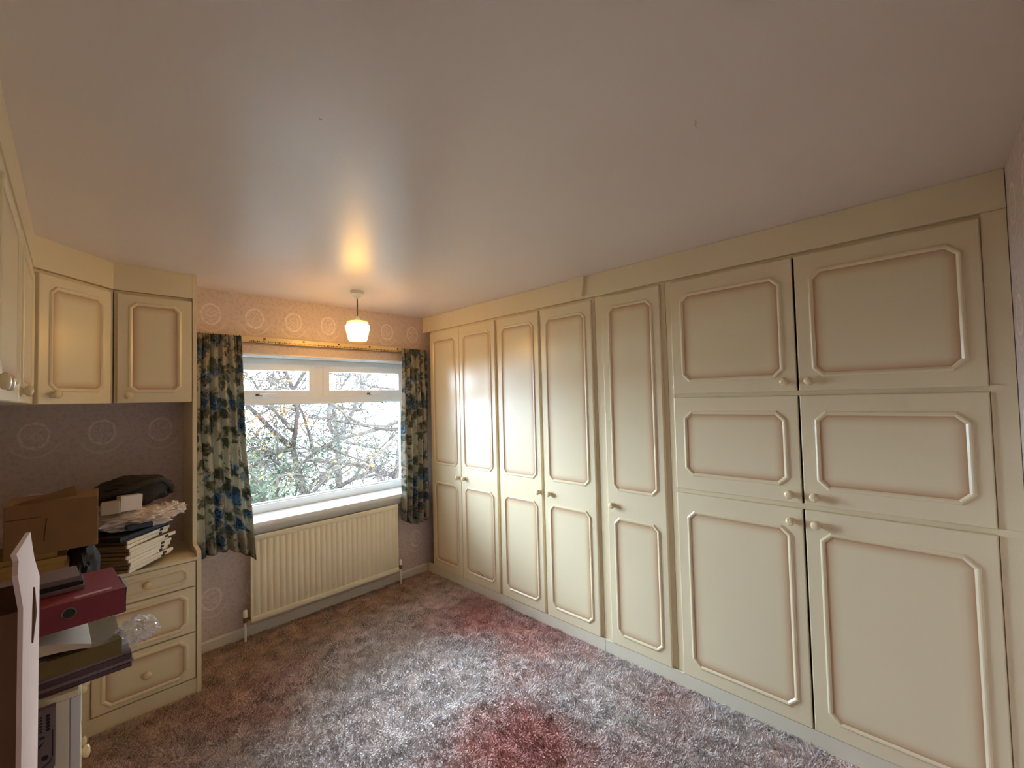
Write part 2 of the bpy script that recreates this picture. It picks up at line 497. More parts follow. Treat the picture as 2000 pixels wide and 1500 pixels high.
for x0, x1, hx in ((a0 + .05, 1.409, .985), (1.473, a1 - .05, 1.885)):
    c = build(ring(MB(), x0, 1.664, x1, b1 - .042, .054, YF - .014, YF + .05, .006), 'casement', 'upvc', win)
    build(MB().box(x0 + .05, YF + .02, 1.712, x1 - .05, YF + .026, b1 - .09), 'pane', 'glass', c)
    h = MB()
    h.box(hx - .022, YF - .022, 1.673, hx + .022, YF - .013, 1.691, .003)
    h.box(hx - .012, YF - .034, 1.677, hx + .012, YF - .020, 1.689, .003)
    build(h, 'handle', 'steel', c)
    build(MB().tube([(hx, YF - .036, 1.683), (hx + .03, YF - .044, 1.685), (hx + .105, YF - .044, 1.685)], [.006, .0055, .004], 8), 'lever', 'white', c, smooth=True)
sl = [(YW - .052, WZ0 - .040), (YW - .058, WZ0 - .030), (YW - .058, WZ0 - .010), (YW - .052, WZ0 - .001), (YW - .045, WZ0), (YF + .03, WZ0), (YF + .03, WZ0 - .03), (YW, WZ0 - .03), (YW, WZ0 - .042)]
build(MB().prism(sl, WX0 - .03, WX1 + .02, 'x'), 'window_sill', 'gloss', win)
build(MB().prism([(YW - .026, .690), (YW - .030, .7), (YW - .030, WZ0 - .043), (YW, WZ0 - .043), (YW, .690)], WX0 - .03, WX1 + .02, 'x'), 'apron', 'gloss', win)

# ------------------------------------------------------------------ fitted furniture: doors, drawers, knobs
def octo(x0, z0, x1, z1, c, d):
    x0 += d; z0 += d; x1 -= d; z1 -= d; c = max(.002, c - .586 * d)
    return [(x0 + c, z0), (x1 - c, z0), (x1, z0 + c), (x1, z1 - c), (x1 - c, z1), (x0 + c, z1), (x0, z1 - c), (x0, z0 + c)]
PROF = [(-.010, 0.0), (-.0075, -.0042), (-.003, -.0068), (.002, -.0062), (.006, -.0030), (.009, -.0006)]
def moulding(x0, z0, x1, z1, c):
    c = min(c, .28 * min(x1 - x0, z1 - z0))
    mb = MB(); loops = [[(p[0], h, p[1]) for p in octo(x0, z0, x1, z1, c, d)] for d, h in PROF]
    vs = [v for l in loops for v in l]; fs = []
    for i in range(len(loops) - 1):
        for k in range(8): fs.append((i * 8 + k, i * 8 + (k + 1) % 8, (i + 1) * 8 + (k + 1) % 8, (i + 1) * 8 + k))
    mb.add(vs, fs)
    me = bpy.data.meshes.new('moulding'); me.from_pydata(mb.v, [], mb.f)
    return me
def field(x0, z0, x1, z1, c):
    """sunk field with the tan along its edge: rubbed-in glazing plus painted-in bead shadow"""
    c = min(c, .28 * min(x1 - x0, z1 - z0))
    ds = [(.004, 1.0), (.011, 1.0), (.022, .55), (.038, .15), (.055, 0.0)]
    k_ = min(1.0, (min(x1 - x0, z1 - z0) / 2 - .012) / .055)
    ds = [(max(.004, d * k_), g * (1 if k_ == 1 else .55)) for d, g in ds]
    vs, fs, w = [], [], []
    for d, g in ds:
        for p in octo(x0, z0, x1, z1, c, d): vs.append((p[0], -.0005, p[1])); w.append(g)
    for i in range(len(ds) - 1):
        for k in range(8): fs.append((i * 8 + k, i * 8 + (k + 1) % 8, (i + 1) * 8 + (k + 1) % 8, (i + 1) * 8 + k))
    m = (len(ds) - 1) * 8; fs.append(tuple(range(m, m + 8)))
    me = bpy.data.meshes.new('field'); me.from_pydata(vs, [], fs)
    at = me.attributes.new('glaze_shade', 'FLOAT', 'POINT'); at.data.foreach_set('value', np.array(w, dtype=np.float32))
    return me
def slab_mesh(w, h, t=.018):
    """door slab, front at y=0, softly rounded front edges"""
    mb = MB(); r = .004
    L = [[(0, t), (w, t)], ]
    loops = []
    for ins, y in ((0, t), (0, r), (r * .3, r * .3), (r, 0)):
        loops.append([(ins, y, ins), (w - ins, y, ins), (w - ins, y, h - ins), (ins, y, h - ins)])
    vs = [v for l in loops for v in l]; fs = [(0, 1, 2, 3)]
    for i in range(len(loops) - 1):
        for k in range(4): fs.append((i * 4 + k, i * 4 + (k + 1) % 4, (i + 1) * 4 + (k + 1) % 4, (i + 1) * 4 + k))
    m = (len(loops) - 1) * 4; fs.append((m, m + 1, m + 2, m + 3))
    return mb.add(vs, fs).mesh('door')
KN = MB().lathe([(.0160, 0), (.0160, -.003), (.0105, -.005), (.0095, -.009), (.0140, -.013), (.0188, -.018), (.0195, -.023), (.0165, -.028), (.0085, -.031), (.002, -.0316)], axis='y', n=18).mesh('knob', True)
KN.materials.append(MAT['knob'])
def door(parent, x0, z0, x1, z1, panels, knob=None, name='door', y=0.0, ch=.03):
    """door or drawer front in a unit's own axes; panels: rectangles in unit axes"""
    d = link(name, slab_mesh(x1 - x0, z1 - z0), 'cream', parent, (x0, y, z0))
    for a, b, c, e in panels:
        link('moulding', moulding(a - x0, b - z0, c - x0, e - z0, ch), 'cream', d)
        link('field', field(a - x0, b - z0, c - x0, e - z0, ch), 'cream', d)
    if knob: link('knob', KN, None, d, (knob[0] - x0, 0, knob[1] - z0))
    return d
def carcass(parent, x0, x1, z0, z1, depth, shelves=(), y0=.0195, bottom=True):
    t = .018; mb = MB()
    mb.box(x0, y0, z0, x0 + t, depth, z1); mb.box(x1 - t, y0, z0, x1, depth, z1)
    mb.box(x0 + t, depth - .008, z0, x1 - t, depth, z1)
    mb.box(x0 + t, y0, z0, x1 - t, depth - .008, z0 + t); mb.box(x0 + t, y0, z1 - t, x1 - t, depth - .008, z1)
    for z in shelves: mb.box(x0 + t, y0, z - .014, x1 - t, depth - .008, z + .014)
    return build(mb, 'carcass', 'cream', parent)

ZD0, ZD1 = .0798, 2.2376
RZ = -PI / 2
UPZ = (1.030, 2.163); LOZ = (.150, .852)
def tall_unit(label, ys, doors, knobs):
    """ys: (near window, near camera) in world Y; doors: list of (Ya,Yb)"""
    y0, y1 = ys
    t = thing('wardrobe', label, 'wardrobe', (XR, y0, 0), RZ, 'row of fitted cream wardrobes')
    carcass(t, 0, y0 - y1, ZD0, 2.2545, .60, (1.0,))
    for (a, b), k in zip(doors, knobs):
        x0, x1 = y0 - a, y0 - b
        ins = .052
        door(t, x0, ZD0, x1, ZD1, [(x0 + ins, UPZ[0], x1 - ins, UPZ[1]), (x0 + ins, LOZ[0], x1 - ins, LOZ[1])], (y0 - k, .931))
    return t
w1 = tall_unit('two-door cream wardrobe right beside the curtain and window wall', (3.330, 2.430), [(3.3246, 2.8955), (2.8915, 2.4447)], (2.937, 2.850))
w2 = tall_unit('two-door cream wardrobe below the wedge block, with lamp reflection', (2.428, 1.512), [(2.4132, 1.9850), (1.9610, 1.5321)], (2.013, 1.915))
w3 = tall_unit('narrow single-door cream wardrobe beside the six-door cupboard', (1.510, 1.040), [(1.4488, 1.068)], (1.412,))
# scuffed crack near the foot of the second door
scuff = MB().tube([(.62, -.0009, .185), (.66, -.0009, .178), (.69, -.0009, .160), (.715, -.0009, .140)], [.0004, .0022, .0018, .0006], 5)
build(scuff, 'scuff', 'card_line', w1)
build(MB().box(3.33 - 3.33, .0195, ZD0, .005, .03, ZD1), 'stile', 'cream', w1)
for t, xa, xb in ((w1, .42, .46), (w2, .425, .487), (w3, .0, .062), (w3, .441, .470), (w2, .896, .916)):
    build(MB().box(xa, .0185, ZD0, xb, .03, 2.25), 'stile', 'cream', t)

w4 = thing('cupboard', 'wide cream cupboard with six panelled doors in three rows', 'cupboard', (XR, 1.038, 0), RZ)
def LX(y): return 1.038 - y
carcass(w4, 0, LX(-.180), ZD0, 2.2545, .60, (1.6005, 1.078))
ROWS = [(1.611, 2.2376, 1.682, 2.154, 1.656), (1.0905, 1.590, 1.174, 1.508, 1.129), (.0798, 1.066, .152, .970, 1.006)]
for z0, z1, p0, p1, kz in ROWS:
    for a, b, k in ((1.0037, .4195, .467), (.4110, -.1756, .370)):
        x0, x1 = LX(a), LX(b)
        door(w4, x0, z0, x1, z1, [(x0 + .062, p0, x1 - .056, p1)], (LX(k), kz), ch=.034)
build(MB().box(0, .0185, ZD0, .036, .03, 2.25), 'stile', 'cream', w4)
build(MB().box(LX(-.1790), .008, ZD0, LX(YB) - .002, .03, 2.2545), 'filler_panel', 'cream', w4)
for z in (1.6005, 1.078): build(MB().box(LX(-.178), .003, z - .010, LX(YB) - .002, .008, z + .014), 'filler_rail', 'cream', w4)

cn = thing('cornice_board', 'long cream cornice board running along the ceiling above the wardrobes', 'cornice', (XR, YW - .001, 0), RZ)
build(MB().box(0, .0, 2.2555, YW - YB - .003, .0175, HC - .0005, .002), 'board', 'cream', cn)
build(MB().box(0, .0175, 2.2555, YW - YB - .003, .6, 2.27), 'backing', 'cream', cn)
def CX(y): return YW - .001 - y
build(MB().prism([(CX(1.697), HC - .0005), (CX(1.676), 2.268), (CX(1.585), 2.268), (CX(1.566), HC - .0005)], -.020, 0, 'y'), 'wedge_block', 'cream', cn)
for ya, yb, lab in ((YW - .02, 1.5015, 'far cream plinth board under the two-door wardrobes, ending at a joint'), (1.4985, YB + .002, 'near cream plinth board under the single-door wardrobe and six-door cupboard')):
    p = build(MB().box(XR + .004, yb, 0.0, XR + .022, ya, ZD0 - .0015, .0015), 'plinth_board', 'plinth')
    tag(p, lab, 'plinth', 'plinth boards')

# ---- left-hand run
ZU0, ZU1 = 1.635, 2.2365
u1 = thing('wall_cupboard', 'single-door cream wall cupboard beside the end panel and curtain', 'cupboard', (.147, 3.131, 0), 0, 'cream wall cupboards')
def body(parent, x0, x1, z0, z1, depth, y0=.0195):
    build(MB().box(x0, y0, z0, x1, depth, z1), 'body', 'cream', parent)
body(u1, .004, .3465, ZU0 + .002, 2.2535, .308)
door(u1, .0155, ZU0, .3445, ZU1, [(.070, 1.700, .284, 2.188)], (.063, 1.676), ch=.026)
DV = Vector((.147 + .126, 3.131 - 2.844)); DL = DV.length; DA = math.atan2(DV.y, DV.x)
u2_ = thing('corner_wall_cupboard', 'angled cream corner wall cupboard with a bright lamp reflection', 'cupboard', (-.126, 2.844, 0), DA, 'cream wall cupboards')
inv = Matrix.Rotation(-DA, 2)
def loc2(x, y): q = inv @ Vector((x + .126, y - 2.844)); return (q.x, q.y)
nrm = .0195
pp = [(.006, nrm), (DL - .006, nrm), loc2(.146, 3.142), loc2(.146, 3.438), loc2(XL + .002, 3.438), loc2(XL + .002, 2.846), loc2(-.142, 2.846)]
build(MB().prism(pp, ZU0 + .002, 2.2535), 'body', 'cream', u2_)
door(u2_, .020, ZU0, DL - .012, ZU1, [(.075, 1.702, DL - .062, 2.180)], (.086, 1.680), ch=.026)
for lab, ya, yb, ky in (('cream wall cupboard on the left wall next to the angled corner cupboard', 2.160, 2.836, 2.205), ('cream wall cupboard at the picture edge with a shiny knob', 1.500, 2.156, 1.545), ('nearest cream wall cupboard, mostly out of the picture', .840, 1.496, 1.450)):
    t = thing('wall_cupboard', lab, 'cupboard', (-.126, ya, 0), PI / 2, 'cream wall cupboards')
    body(t, .0, yb - ya, ZU0 + .002, 2.2535, .308)
    door(t, .004, ZU0, yb - ya - .012, ZU1, [(.066, 1.702, yb - ya - .075, 2.185)], (ky - ya, 1.676), ch=.026)
cpts = [(.4935, 3.131), (.147, 3.131), (-.126, 2.844), (-.126, .84), (-.145, .84), (-.145, 2.8525), (.139, 3.150), (.4935, 3.150)]
tag(build(MB().prism(cpts, 2.2555, HC - .0005), 'cornice_board', 'cream'), 'angled cream cornice board above the wall cupboards by the curtain', 'cornice')
ep = [(3.000, 0), (3.000, .772), (3.010, .784), (3.118, .793), (3.131, .806), (3.131, HC - .001), (YW - .001, HC - .001), (YW - .001, 0)]
tag(build(MB().prism(ep, .4945, .5145, 'x'), 'end_panel', 'cream'), 'full-height cream end panel with a stepped foot beside the curtain', 'panel')

dr = thing('drawer_unit', 'cream three-drawer base unit against the tall end panel', 'drawer unit', (0, 3.0, 0), 0)
build(MB().box(.002, .0195, .0, .4935, .437, .7365), 'carcass', 'cream', dr)
build(MB().box(.002, .005, 0, .4935, .0195, .080), 'plinth', 'cream', dr)
build(MB().box(.022, .010, .080, .066, .0195, .7365), 'stile', 'cream', dr)
for z0, z1, kz in ((.596, .734, .668), (.343, .590, .452), (.086, .337, .205)):
    door(dr, .070, z0, .487, z1, [(.112, z0 + .030, .445, z1 - .030)], (.280, kz), 'drawer', ch=.028)
ch_ = thing('drawer_chest', 'cream base unit under the paper pile, its knobs seen edge-on', 'drawer unit', (0.018, 1.890, 0), PI / 2)
build(MB().box(.018, .0195, 0, 1.105, .45, .7365), 'carcass', 'cream', ch_)
build(MB().box(0, .0195, 0, .0175, .45, .7365, .003), 'side_panel', 'edge', ch_)
build(MB().box(0, -.004, .080, .005, .019, .736, .002), 'edge_strip', 'gloss', ch_)
build(MB().box(.018, .006, 0, 1.10, .0195, .080), 'plinth', 'cream', ch_)
for xa, xb in ((.007, .480), (.486, .950)):
    for z0, z1, kz in ((.596, .734, .668), (.343, .590, .425), (.086, .337, .205)):
        door(ch_, xa, z0, xb, z1, [(xa + .042, z0 + .030, xb - .042, z1 - .030)], ((xa + xb) / 2, kz), 'drawer', ch=.028)
wt = [(XL + .001, 1.890), (.016, 1.890), (.016, 2.998), (.4935, 2.998), (.4935, YW - .002), (XL + .001, YW - .002)]
tag(build(MB().prism(wt, .7375, ZT), 'worktop', 'cream'), 'cream L-shaped worktop over the base drawers, piled with papers', 'worktop')

# ------------------------------------------------------------------ radiator
rd = thing('radiator', 'cream ribbed panel radiator below the window sill', 'radiator', (.852, 3.352, .120))
RW, RH = 1.135, .584
mb = MB(); nr = 27
prof = []
x = .0
pitch = (RW - .03) / nr
prof.append((0, .0))
prof.append((.012, .0))
for k in range(nr):
    b0 = .015 + k * pitch
    prof += [(b0 + pitch * q, -.0105 * math.sin(PI * min(1, max(0, (q - .04) / .92))) ** .8) for q in (.04, .12, .24, .38, .5, .62, .76, .88, .96)]
prof += [(RW - .012, 0), (RW, 0)]
zs = [(.040, 0.0), (.062, 1.0), (RH - .052, 1.0), (RH - .034, 0.0)]
vs, fs = [], []
n = len(prof)
for z, k in zs:
    for px, py in prof: vs.append((px, py * k, z))
for j in range(len(zs) - 1):
    for i in range(n - 1): fs.append((j * n + i, j * n + i + 1, (j + 1) * n + i + 1, (j + 1) * n + i))
mb.add(vs, fs)
mb.box(0, .0005, .02, RW, .012, RH - .01)
build(mb, 'panel', 'rad', rd, smooth=True)
build(MB().box(-.001, -.010, RH - .034, RW + .001, .014, RH, .007), 'top_rail', 'rad', rd, smooth=True)
build(MB().box(-.001, -.009, .004, RW + .001, .014, .040, .007), 'bottom_rail', 'rad', rd, smooth=True)
for bx in (.15, RW - .15): build(MB().box(bx - .015, .012, .05, bx + .015, .0865, RH - .05), 'bracket', 'rad', rd)
for sx, name in ((-.030, 'valve'), (RW + .030, 'valve')):
    v = MB().lathe([(.010, .010), (.0125, .012), (.0125, .042), (.010, .046)], (sx, .02, 0), 'z', 12)
    s = 1 if sx < 0 else -1
    v.tube([(sx, .02, .028), (sx + s * .034, .02, .028)], .008, 8)
    vo = build(v, name, 'brass', rd, smooth=True)
    build(MB().lathe([(.014, .046), (.0155, .050), (.0150, .085), (.011, .092), (.002, .093)], (sx, .02, 0), 'z', 14), 'valve_cap', 'white', vo, smooth=True)
    build(MB().tube([(sx, .02, .012), (sx, .02, -.119)], .0085, 10), 'pipe', 'gloss', rd, smooth=True)

# ------------------------------------------------------------------ curtain track and curtains
ct = thing('curtain_track', 'cream and gilt curtain track over the window', 'curtain track', (0, 0, 0))
build(MB().box(.552, 3.398, 2.045, XR - .004, 3.412, 2.093, .003), 'rail', 'track', ct)
build(MB().box(.552, 3.392, 2.045, XR - .004, 3.400, 2.051, .002), 'lower_lip', 'brass', ct)
for k in range(6): build(MB().box(.62 + .33 * k, 3.411, 2.052, .65 + .33 * k, YW, 2.088), 'bracket', 'white', ct)
for k in range(5):
    xx = .95 + .27 * k
    build(MB().box(xx, 3.392, 2.072, xx + .014, 3.399, 2.086, .002), 'glider', 'gilt', ct)
bd = MB()
for k in range(104):
    xx = .86 + k * .0118
    bd.box(xx, 3.3955, 2.055 + (.003 if k % 2 else 0), xx + .007, 3.3985, 2.061 + (.004 if k % 3 else 0))
bead = build(bd, 'beading', 'gilt', ct); bead['kind'] = 'stuff'

def curtain(label, xt, xb, zt, zb, folds, y_top, y_bot, seed, flare=None):
    """hanging cloth between xt (top) and xb (bottom); zb(u) gives the hem height"""
    nu, nv = 150, 60
    rnd = random.Random(seed)
    ph = [rnd.uniform(0, 6.28) for _ in range(5)]
    vs, fs, uv = [], [], []
    for j in range(nv + 1):
        t = j / nv                      # 0 top, 1 hem
        for i in range(nu + 1):
            s = i / nu
            xa = xt[0] + (xt[1] - xt[0]) * s; xbm = xb[0] + (xb[1] - xb[0]) * s
            e = t ** 1.6
            x = xa + (xbm - xa) * e
            z = zt + (zb(s) - zt) * t
            amp = .008 + .027 * min(1, t * 2.2)
            w = math.sin(2 * PI * folds * s + ph[0] + .5 * math.sin(3 * t + ph[1])) * .75 + math.sin(2 * PI * folds * 1.9 * s + ph[2]) * .3 * (1 - .5 * t)
            tight = math.sin(2 * PI * folds * 3.2 * s + ph[3])
            w += tight * max(0, 1 - t * 9) * .6
            y = y_top + (y_bot - y_top) * e + amp * w
            if t < .03: y += .006 * (1 - t / .03); z += .004 * tight
            x += .004 * math.sin(9 * t + ph[4] + 6 * s)
            vs.append((x, y, z)); uv.append((s * folds * .085, (1 - t) * (zt - .58)))
    for j in range(nv):
        for i in range(nu):
            fs.append((j * (nu + 1) + i, j * (nu + 1) + i + 1, (j + 1) * (nu + 1) + i + 1, (j + 1) * (nu + 1) + i))
    me = bpy.data.meshes.new('curtain'); me.from_pydata(vs, [], fs)
    ul = me.uv_layers.new(name='UVMap')
    li = np.zeros(len(me.loops), dtype=np.int32); me.loops.foreach_get('vertex_index', li)
    ul.data.foreach_set('uv', np.array(uv, dtype=np.float32)[li].ravel())
    for p in me.polygons: p.use_smooth = True
    o = link('curtain', me, 'curtain')
    md = o.modifiers.new('cloth_thickness', 'SOLIDIFY'); md.thickness = .0016
    return tag(o, label, 'curtain', 'floral curtains')
curtain('blue floral curtain hanging between the end panel and the window', (.535, .802), (.545, .868), 2.088, lambda s: .635 + .02 * math.sin(2.4 * s + .3) - .085 * max(0, s - .55) / .45, 5.5, 3.368, 3.318, 4)
curtain('blue floral curtain hanging between the window and the wardrobes', (2.062, 2.330), (2.030, 2.325), 2.086, lambda s: .555 - .045 * math.sin(PI * s) - .03 * s, 5.0, 3.372, 3.350, 9)

# ------------------------------------------------------------------ pendant lamp
pl = thing('pendant_lamp', 'small lit pendant lamp with a pale glass shade', 'lamp', (1.405, 2.874, 0))
build(MB().lathe([(.046, HC - .0005), (.047, 2.393), (.043, 2.376), (.040, 2.374), (.026, 2.366), (.021, 2.356), (.012, 2.350), (.009, 2.344)], n=28), 'ceiling_rose', 'white', pl, smooth=True)
build(MB().tube([(0, 0, 2.346), (.001, 0, 2.30), (.0, .001, 2.26), (0, 0, 2.215)], .0036, 8), 'flex', 'flex', pl, smooth=True)
build(MB().lathe([(.007, 2.222), (.013, 2.216), (.017, 2.206), (.018, 2.188), (.022, 2.186), (.022, 2.180)], n=18), 'lamp_holder', 'white', pl, smooth=True)
build(MB().lathe([(.020, 2.186), (.060, 2.184), (.072, 2.178), (.074, 2.168), (.069, 2.160), (.068, 2.156)], n=32), 'shade_collar', 'shade_top', pl, smooth=True)
build(MB().lathe([(.068, 2.1560), (.079, 2.153), (.083, 2.146), (.081, 2.136), (.0625, 2.052), (.058, 2.046), (.002, 2.043)], n=32), 'shade', 'shade', pl, smooth=True)

# ------------------------------------------------------------------ loose things on the worktop
def crumple(c, r, seed, amp=.22, sub=4, freq=2.2, flat=None):
    bm = bmesh.new(); bmesh.ops.create_icosphere(bm, subdivisions=sub, radius=1)
    off = Vector((seed * 3.1, seed * 1.7, seed * .9))
    for v in bm.verts:
        p = v.co.copy()
        d = noise.fractal(p * freq + off, .8, 2.1, 3)
        rd_ = 1 - abs(noise.noise(p * freq * 1.6 + off * 1.3)) * 1.6
        k = 1 + amp * (d * .8 + rd_ * .6 - .3)
        q = p * k
        v.co = Vector((c[0] + q.x * r[0], c[1] + q.y * r[1], c[2] + q.z * r[2]))
        if flat is not None and v.co.z < flat: v.co.z = flat + (v.co.z - flat) * .02
    return MB().bm(bm)
def slabs(name, label, cat, mat, w, d, h, loc, rz=0, group=None, b=.001):
    """one flat item lying at loc (near left corner), w along its own x, d along its own y"""
    o = build(MB().box(0, 0, 0, w, d, h, b), name, mat, None, loc, (0, 0, rz))
    return tag(o, label, cat, group)

# white-spined binders, turned about 49 degrees, overhanging the drawers
rnd = random.Random(5)
ORD = ['first', 'second', 'third', 'fourth', 'fifth', 'sixth', 'seventh', 'eighth', 'ninth', 'tenth', 'eleventh', 'twelfth', 'thirteenth']
slabs('folder', 'brown folder under the stack of white-spined binders', 'folder', 'olive', .20, .20, .0265, (.13, 3.03, ZT + .001), .6)
BA = math.atan2(.75, .66)
z = .7835
wid = .212
protos = []
for k in range(9):
    h = .0178
    cx, cy = .197 + rnd.uniform(-.010, .010), 2.868 + rnd.uniform(-.008, .012)
    a = BA + rnd.uniform(-.05, .05)
    t = thing('binder', ('lowest white-spined binder, overhanging the drawers' if k == 0 else 'topmost white-spined binder, directly under the black folder' if k == 8 else ORD[8 - k] + ' white-spined binder from the top of the stack'), 'binder', (cx, cy, z), a, 'stack of white-spined binders')
    L = .285 + rnd.uniform(-.02, .02)
    build(MB().box(0, .004, .002, L, wid, h - .002, .001), 'pages', 'pages', t)
    build(MB().box(0, 0, 0, L, .012, h - .0004, .004), 'spine', 'spine', t, smooth=True)
    if k != 5: build(MB().box(L * .74, -.002, .002, L * .82, .008, h - .003, .002), 'clip', 'black', t)
    z += h
bf = thing('folder', 'black folder on top of the white-spined binders', 'folder', (.165, 2.865, z + .0005), BA - .06)
build(MB().box(0, 0, 0, .31, .235, .006, .002), 'lower_cover', 'black', bf)
build(MB().box(.004, .004, .006, .306, .230, .020, .002), 'papers', 'navy', bf)
build(MB().box(0, 0, .020, .31, .235, .026, .002), 'upper_cover', 'black', bf)
zb = z + .0268
wb = thing('carrier_bag', 'crumpled white plastic bag on the black folder', 'bag', (.24, 3.05, zb))
build(crumple((.0, .0, .047), (.165, .115, .052), 3, .30, 5, 2.6, .001), 'bag', 'bagwhite', wb, smooth=False)
build(crumple((.135, .03, .062), (.070, .05, .036), 11, .55, 4, 3.2, .012), 'handles', 'bagwhite', wb)
build(MB().box(-.075, -.125, .016, .03, -.085, .040, .004), 'blue_print', 'navy', wb, rot=(0, 0, .22))
bz = zb + .104
hb = thing('holdall', 'black soft bag holding white boxes, on the white carrier bag', 'bag', (.235, 3.10, bz))
build(crumple((.0, .04, .080), (.165, .10, .082), 6, .16, 5, 1.6, .001), 'body', 'bagblack', hb, smooth=True)
def arc(pts): return MB().tube(pts, [.010] + [.016] * (len(pts) - 2) + [.010], 8)
build(arc([(-.16, -.055, .045), (-.12, -.075, .085), (-.04, -.085, .105), (.05, -.075, .135), (.11, -.04, .135), (.155, .0, .085), (.16, .02, .045)]), 'strap', 'bagblack', hb, smooth=True)
tag(build(MB().box(0, 0, 0, .090, .05, .078, .002), 'small_box', 'bagwhite', None, (.170, 2.962, bz + .004), (0, .04, .30)), 'small white box in the mouth of the black bag', 'box')
tag(build(MB().box(0, 0, 0, .072, .05, .062, .004), 'small_box', 'paper', None, (.098, 2.970, bz - .002), (0, -.03, -.15)), 'small grey-beige box beside the white box in the black bag', 'box')

# cardboard box on manila folders towards the corner
for k in range(13):
    o = slabs('manila_folder', ('topmost buff manila folder, directly under the brown cardboard box' if k == 12 else ORD[12 - k] + ' buff manila folder below the brown cardboard box'), 'folder', 'folder', .27 + rnd.uniform(-.012, .012), .25, .0205, (-.300 + rnd.uniform(-.008, .012), 2.560 + rnd.uniform(-.01, .01), ZT + .001 + k * .0212), rnd.uniform(-.02, .02), 'stack of manila folders')
zc = ZT + .001 + 13 * .0212 + .001
cb = thing('cardboard_box', 'brown cardboard box on the manila folders under the wall cupboards', 'box', (-.185, 2.56, zc), -.03)
bw, bdp, bh = .262, .24, .205
build(MB().box(0, 0, 0, bw, bdp, bh, .003), 'carton', 'card', cb)
build(MB().box(.10, -.0015, .060, .103, .0, .150), 'tear', 'card_line', cb, rot=(0, .08, 0))
build(MB().box(.004, -.0015, .148, .098, 0, .151), 'crease', 'card_line', cb)
build(MB().prism([(.02, bh), (bw * .73, bh + .052), (bw * .75, bh + .008), (.03, bh)], .02, .026, 'y'), 'flap', 'card', cb)
tag(build(crumple((.030, 2.755, ZT + .128), (.058, .10, .130), 21, .2, 4, 2.0, ZT + .001), 'pouch', 'black', smooth=True), 'black pouch between the manila folders and the binders', 'pouch')
tag(build(MB().box(-.400, 2.50, ZT + .001, -.312, 2.78, ZT + .50, .004), 'box_file', 'black'), 'black box file standing beside the brown cardboard box', 'box file')

# pile at the near end of the base unit
zp = ZT + .001
for k, (mt, w, h, dx, dy, a, lab) in enumerate((
        ('booklet', .330, .014, -.190, 1.905, .035, 'lowest plum booklet of the paper pile, overhanging the drawers'),
        ('booklet2', .335, .010, -.190, 1.900, .060, 'grey booklet between the plum booklets in the paper pile'),
        ('booklet', .325, .018, -.185, 1.903, .045, 'thick plum booklet in the middle of the paper pile'),
        ('booklet2', .320, .008, -.180, 1.898, .070, 'thin grey booklet under the olive folder'),
        ('olive', .310, .050, -.195, 1.905, .020, 'olive card folder in the middle of the paper pile'))):
    slabs('booklet' if 'olive' not in mt else 'folder', lab, 'booklet' if 'olive' not in mt else 'folder', mt, w, .23, h, (dx, dy, zp), a)
    zp += h + .0006
# sagging sheets with a curved edge
pw = []
def sheet(name, label, w, d, z0, x0, y0, sag, mat, rz=0.0, th=.012):
    nx = 24; vs, fs = [], []
    for j in (0, 1):
        for q in (0, 1):
            for i in range(nx + 1):
                s = i / nx
                zz = sag * max(0, s - .45) ** 2 / .3
                vs.append((w * s, d * j, zz + th * q * (1 - .8 * s)))
    n = nx + 1
    for i in range(nx):
        fs += [(i, i + 1, 2 * n + i + 1, 2 * n + i), (n + i, 3 * n + i, 3 * n + i + 1, n + i + 1), (i, n + i, n + i + 1, i + 1), (2 * n + i, 2 * n + i + 1, 3 * n + i + 1, 3 * n + i)]
    fs += [(0, 2 * n, 3 * n, n), (nx, n + nx, 3 * n + nx, 2 * n + nx)]
    o = build(MB().add(vs, fs), name, mat, None, (x0, y0, z0), (0, 0, rz), True)
    return tag(o, label, 'paper')
sheet('paper_bundle', 'beige papers with a curved edge under the red lever arch file', .14, .24, zp, -.190, 1.900, -.0, 'booklet2', .03, .020)
sheet('paper_bundle', 'pale bundle of papers directly beneath the red lever arch file', .235, .24, zp + .0215, -.190, 1.900, -.019, 'paper', .03, .055)
zf = zp + .080
fb = MB()
tag(build(crumple((.160, 1.955, zp - .002), (.046, .055, .034), 31, .45, 4, 2.2), 'plastic_sleeve', 'film'), 'crinkled clear plastic sleeve poking out of the paper pile', 'plastic sleeve')
la = thing('lever_arch_file', 'maroon lever arch file lying on the paper pile', 'file', (-.195, 1.895, zf), .06)
FW, FD, FH = .318, .285, .080
build(MB().box(0, 0, 0, FW, .004, FH, .0015), 'spine', 'red', la)
build(MB().box(0, .003, FH - .004, FW, FD, FH, .0015), 'top_cover', 'red', la)
build(MB().box(0, .003, 0, FW, FD, .004, .0015), 'bottom_cover', 'red', la)
build(MB().box(.006, .05, .006, FW - .010, FD - .015, FH - .02), 'papers', 'paper', la)
e = MB()
e.tube([(FW, .004, .003), (FW + .001, .002, FH - .003), (FW + .001, .14, FH - .002)], .0035, 6)
build(e, 'metal_edge', 'black', la)
hl = MB()
for k in range(20):
    a0_, a1_ = 2 * PI * k / 20, 2 * PI * (k + 1) / 20
    hl.tube([(.190 + .0155 * math.cos(a0_), -.0012, .047 + .0155 * math.sin(a0_)), (.190 + .0155 * math.cos(a1_), -.0012, .047 + .0155 * math.sin(a1_))], .0018, 5)
build(hl, 'finger_ring', 'steel', la)
build(MB().lathe([(.0145, -.0004), (.0145, -.0010)], (.190, 0, .047), 'y', 20), 'finger_hole', 'black', la)
build(MB().box(.205, .008, FH - .0002, .290, .026, FH + .0008), 'label', 'redlabel', la, rot=(0, 0, .05))
zw = zf + FH + .0015
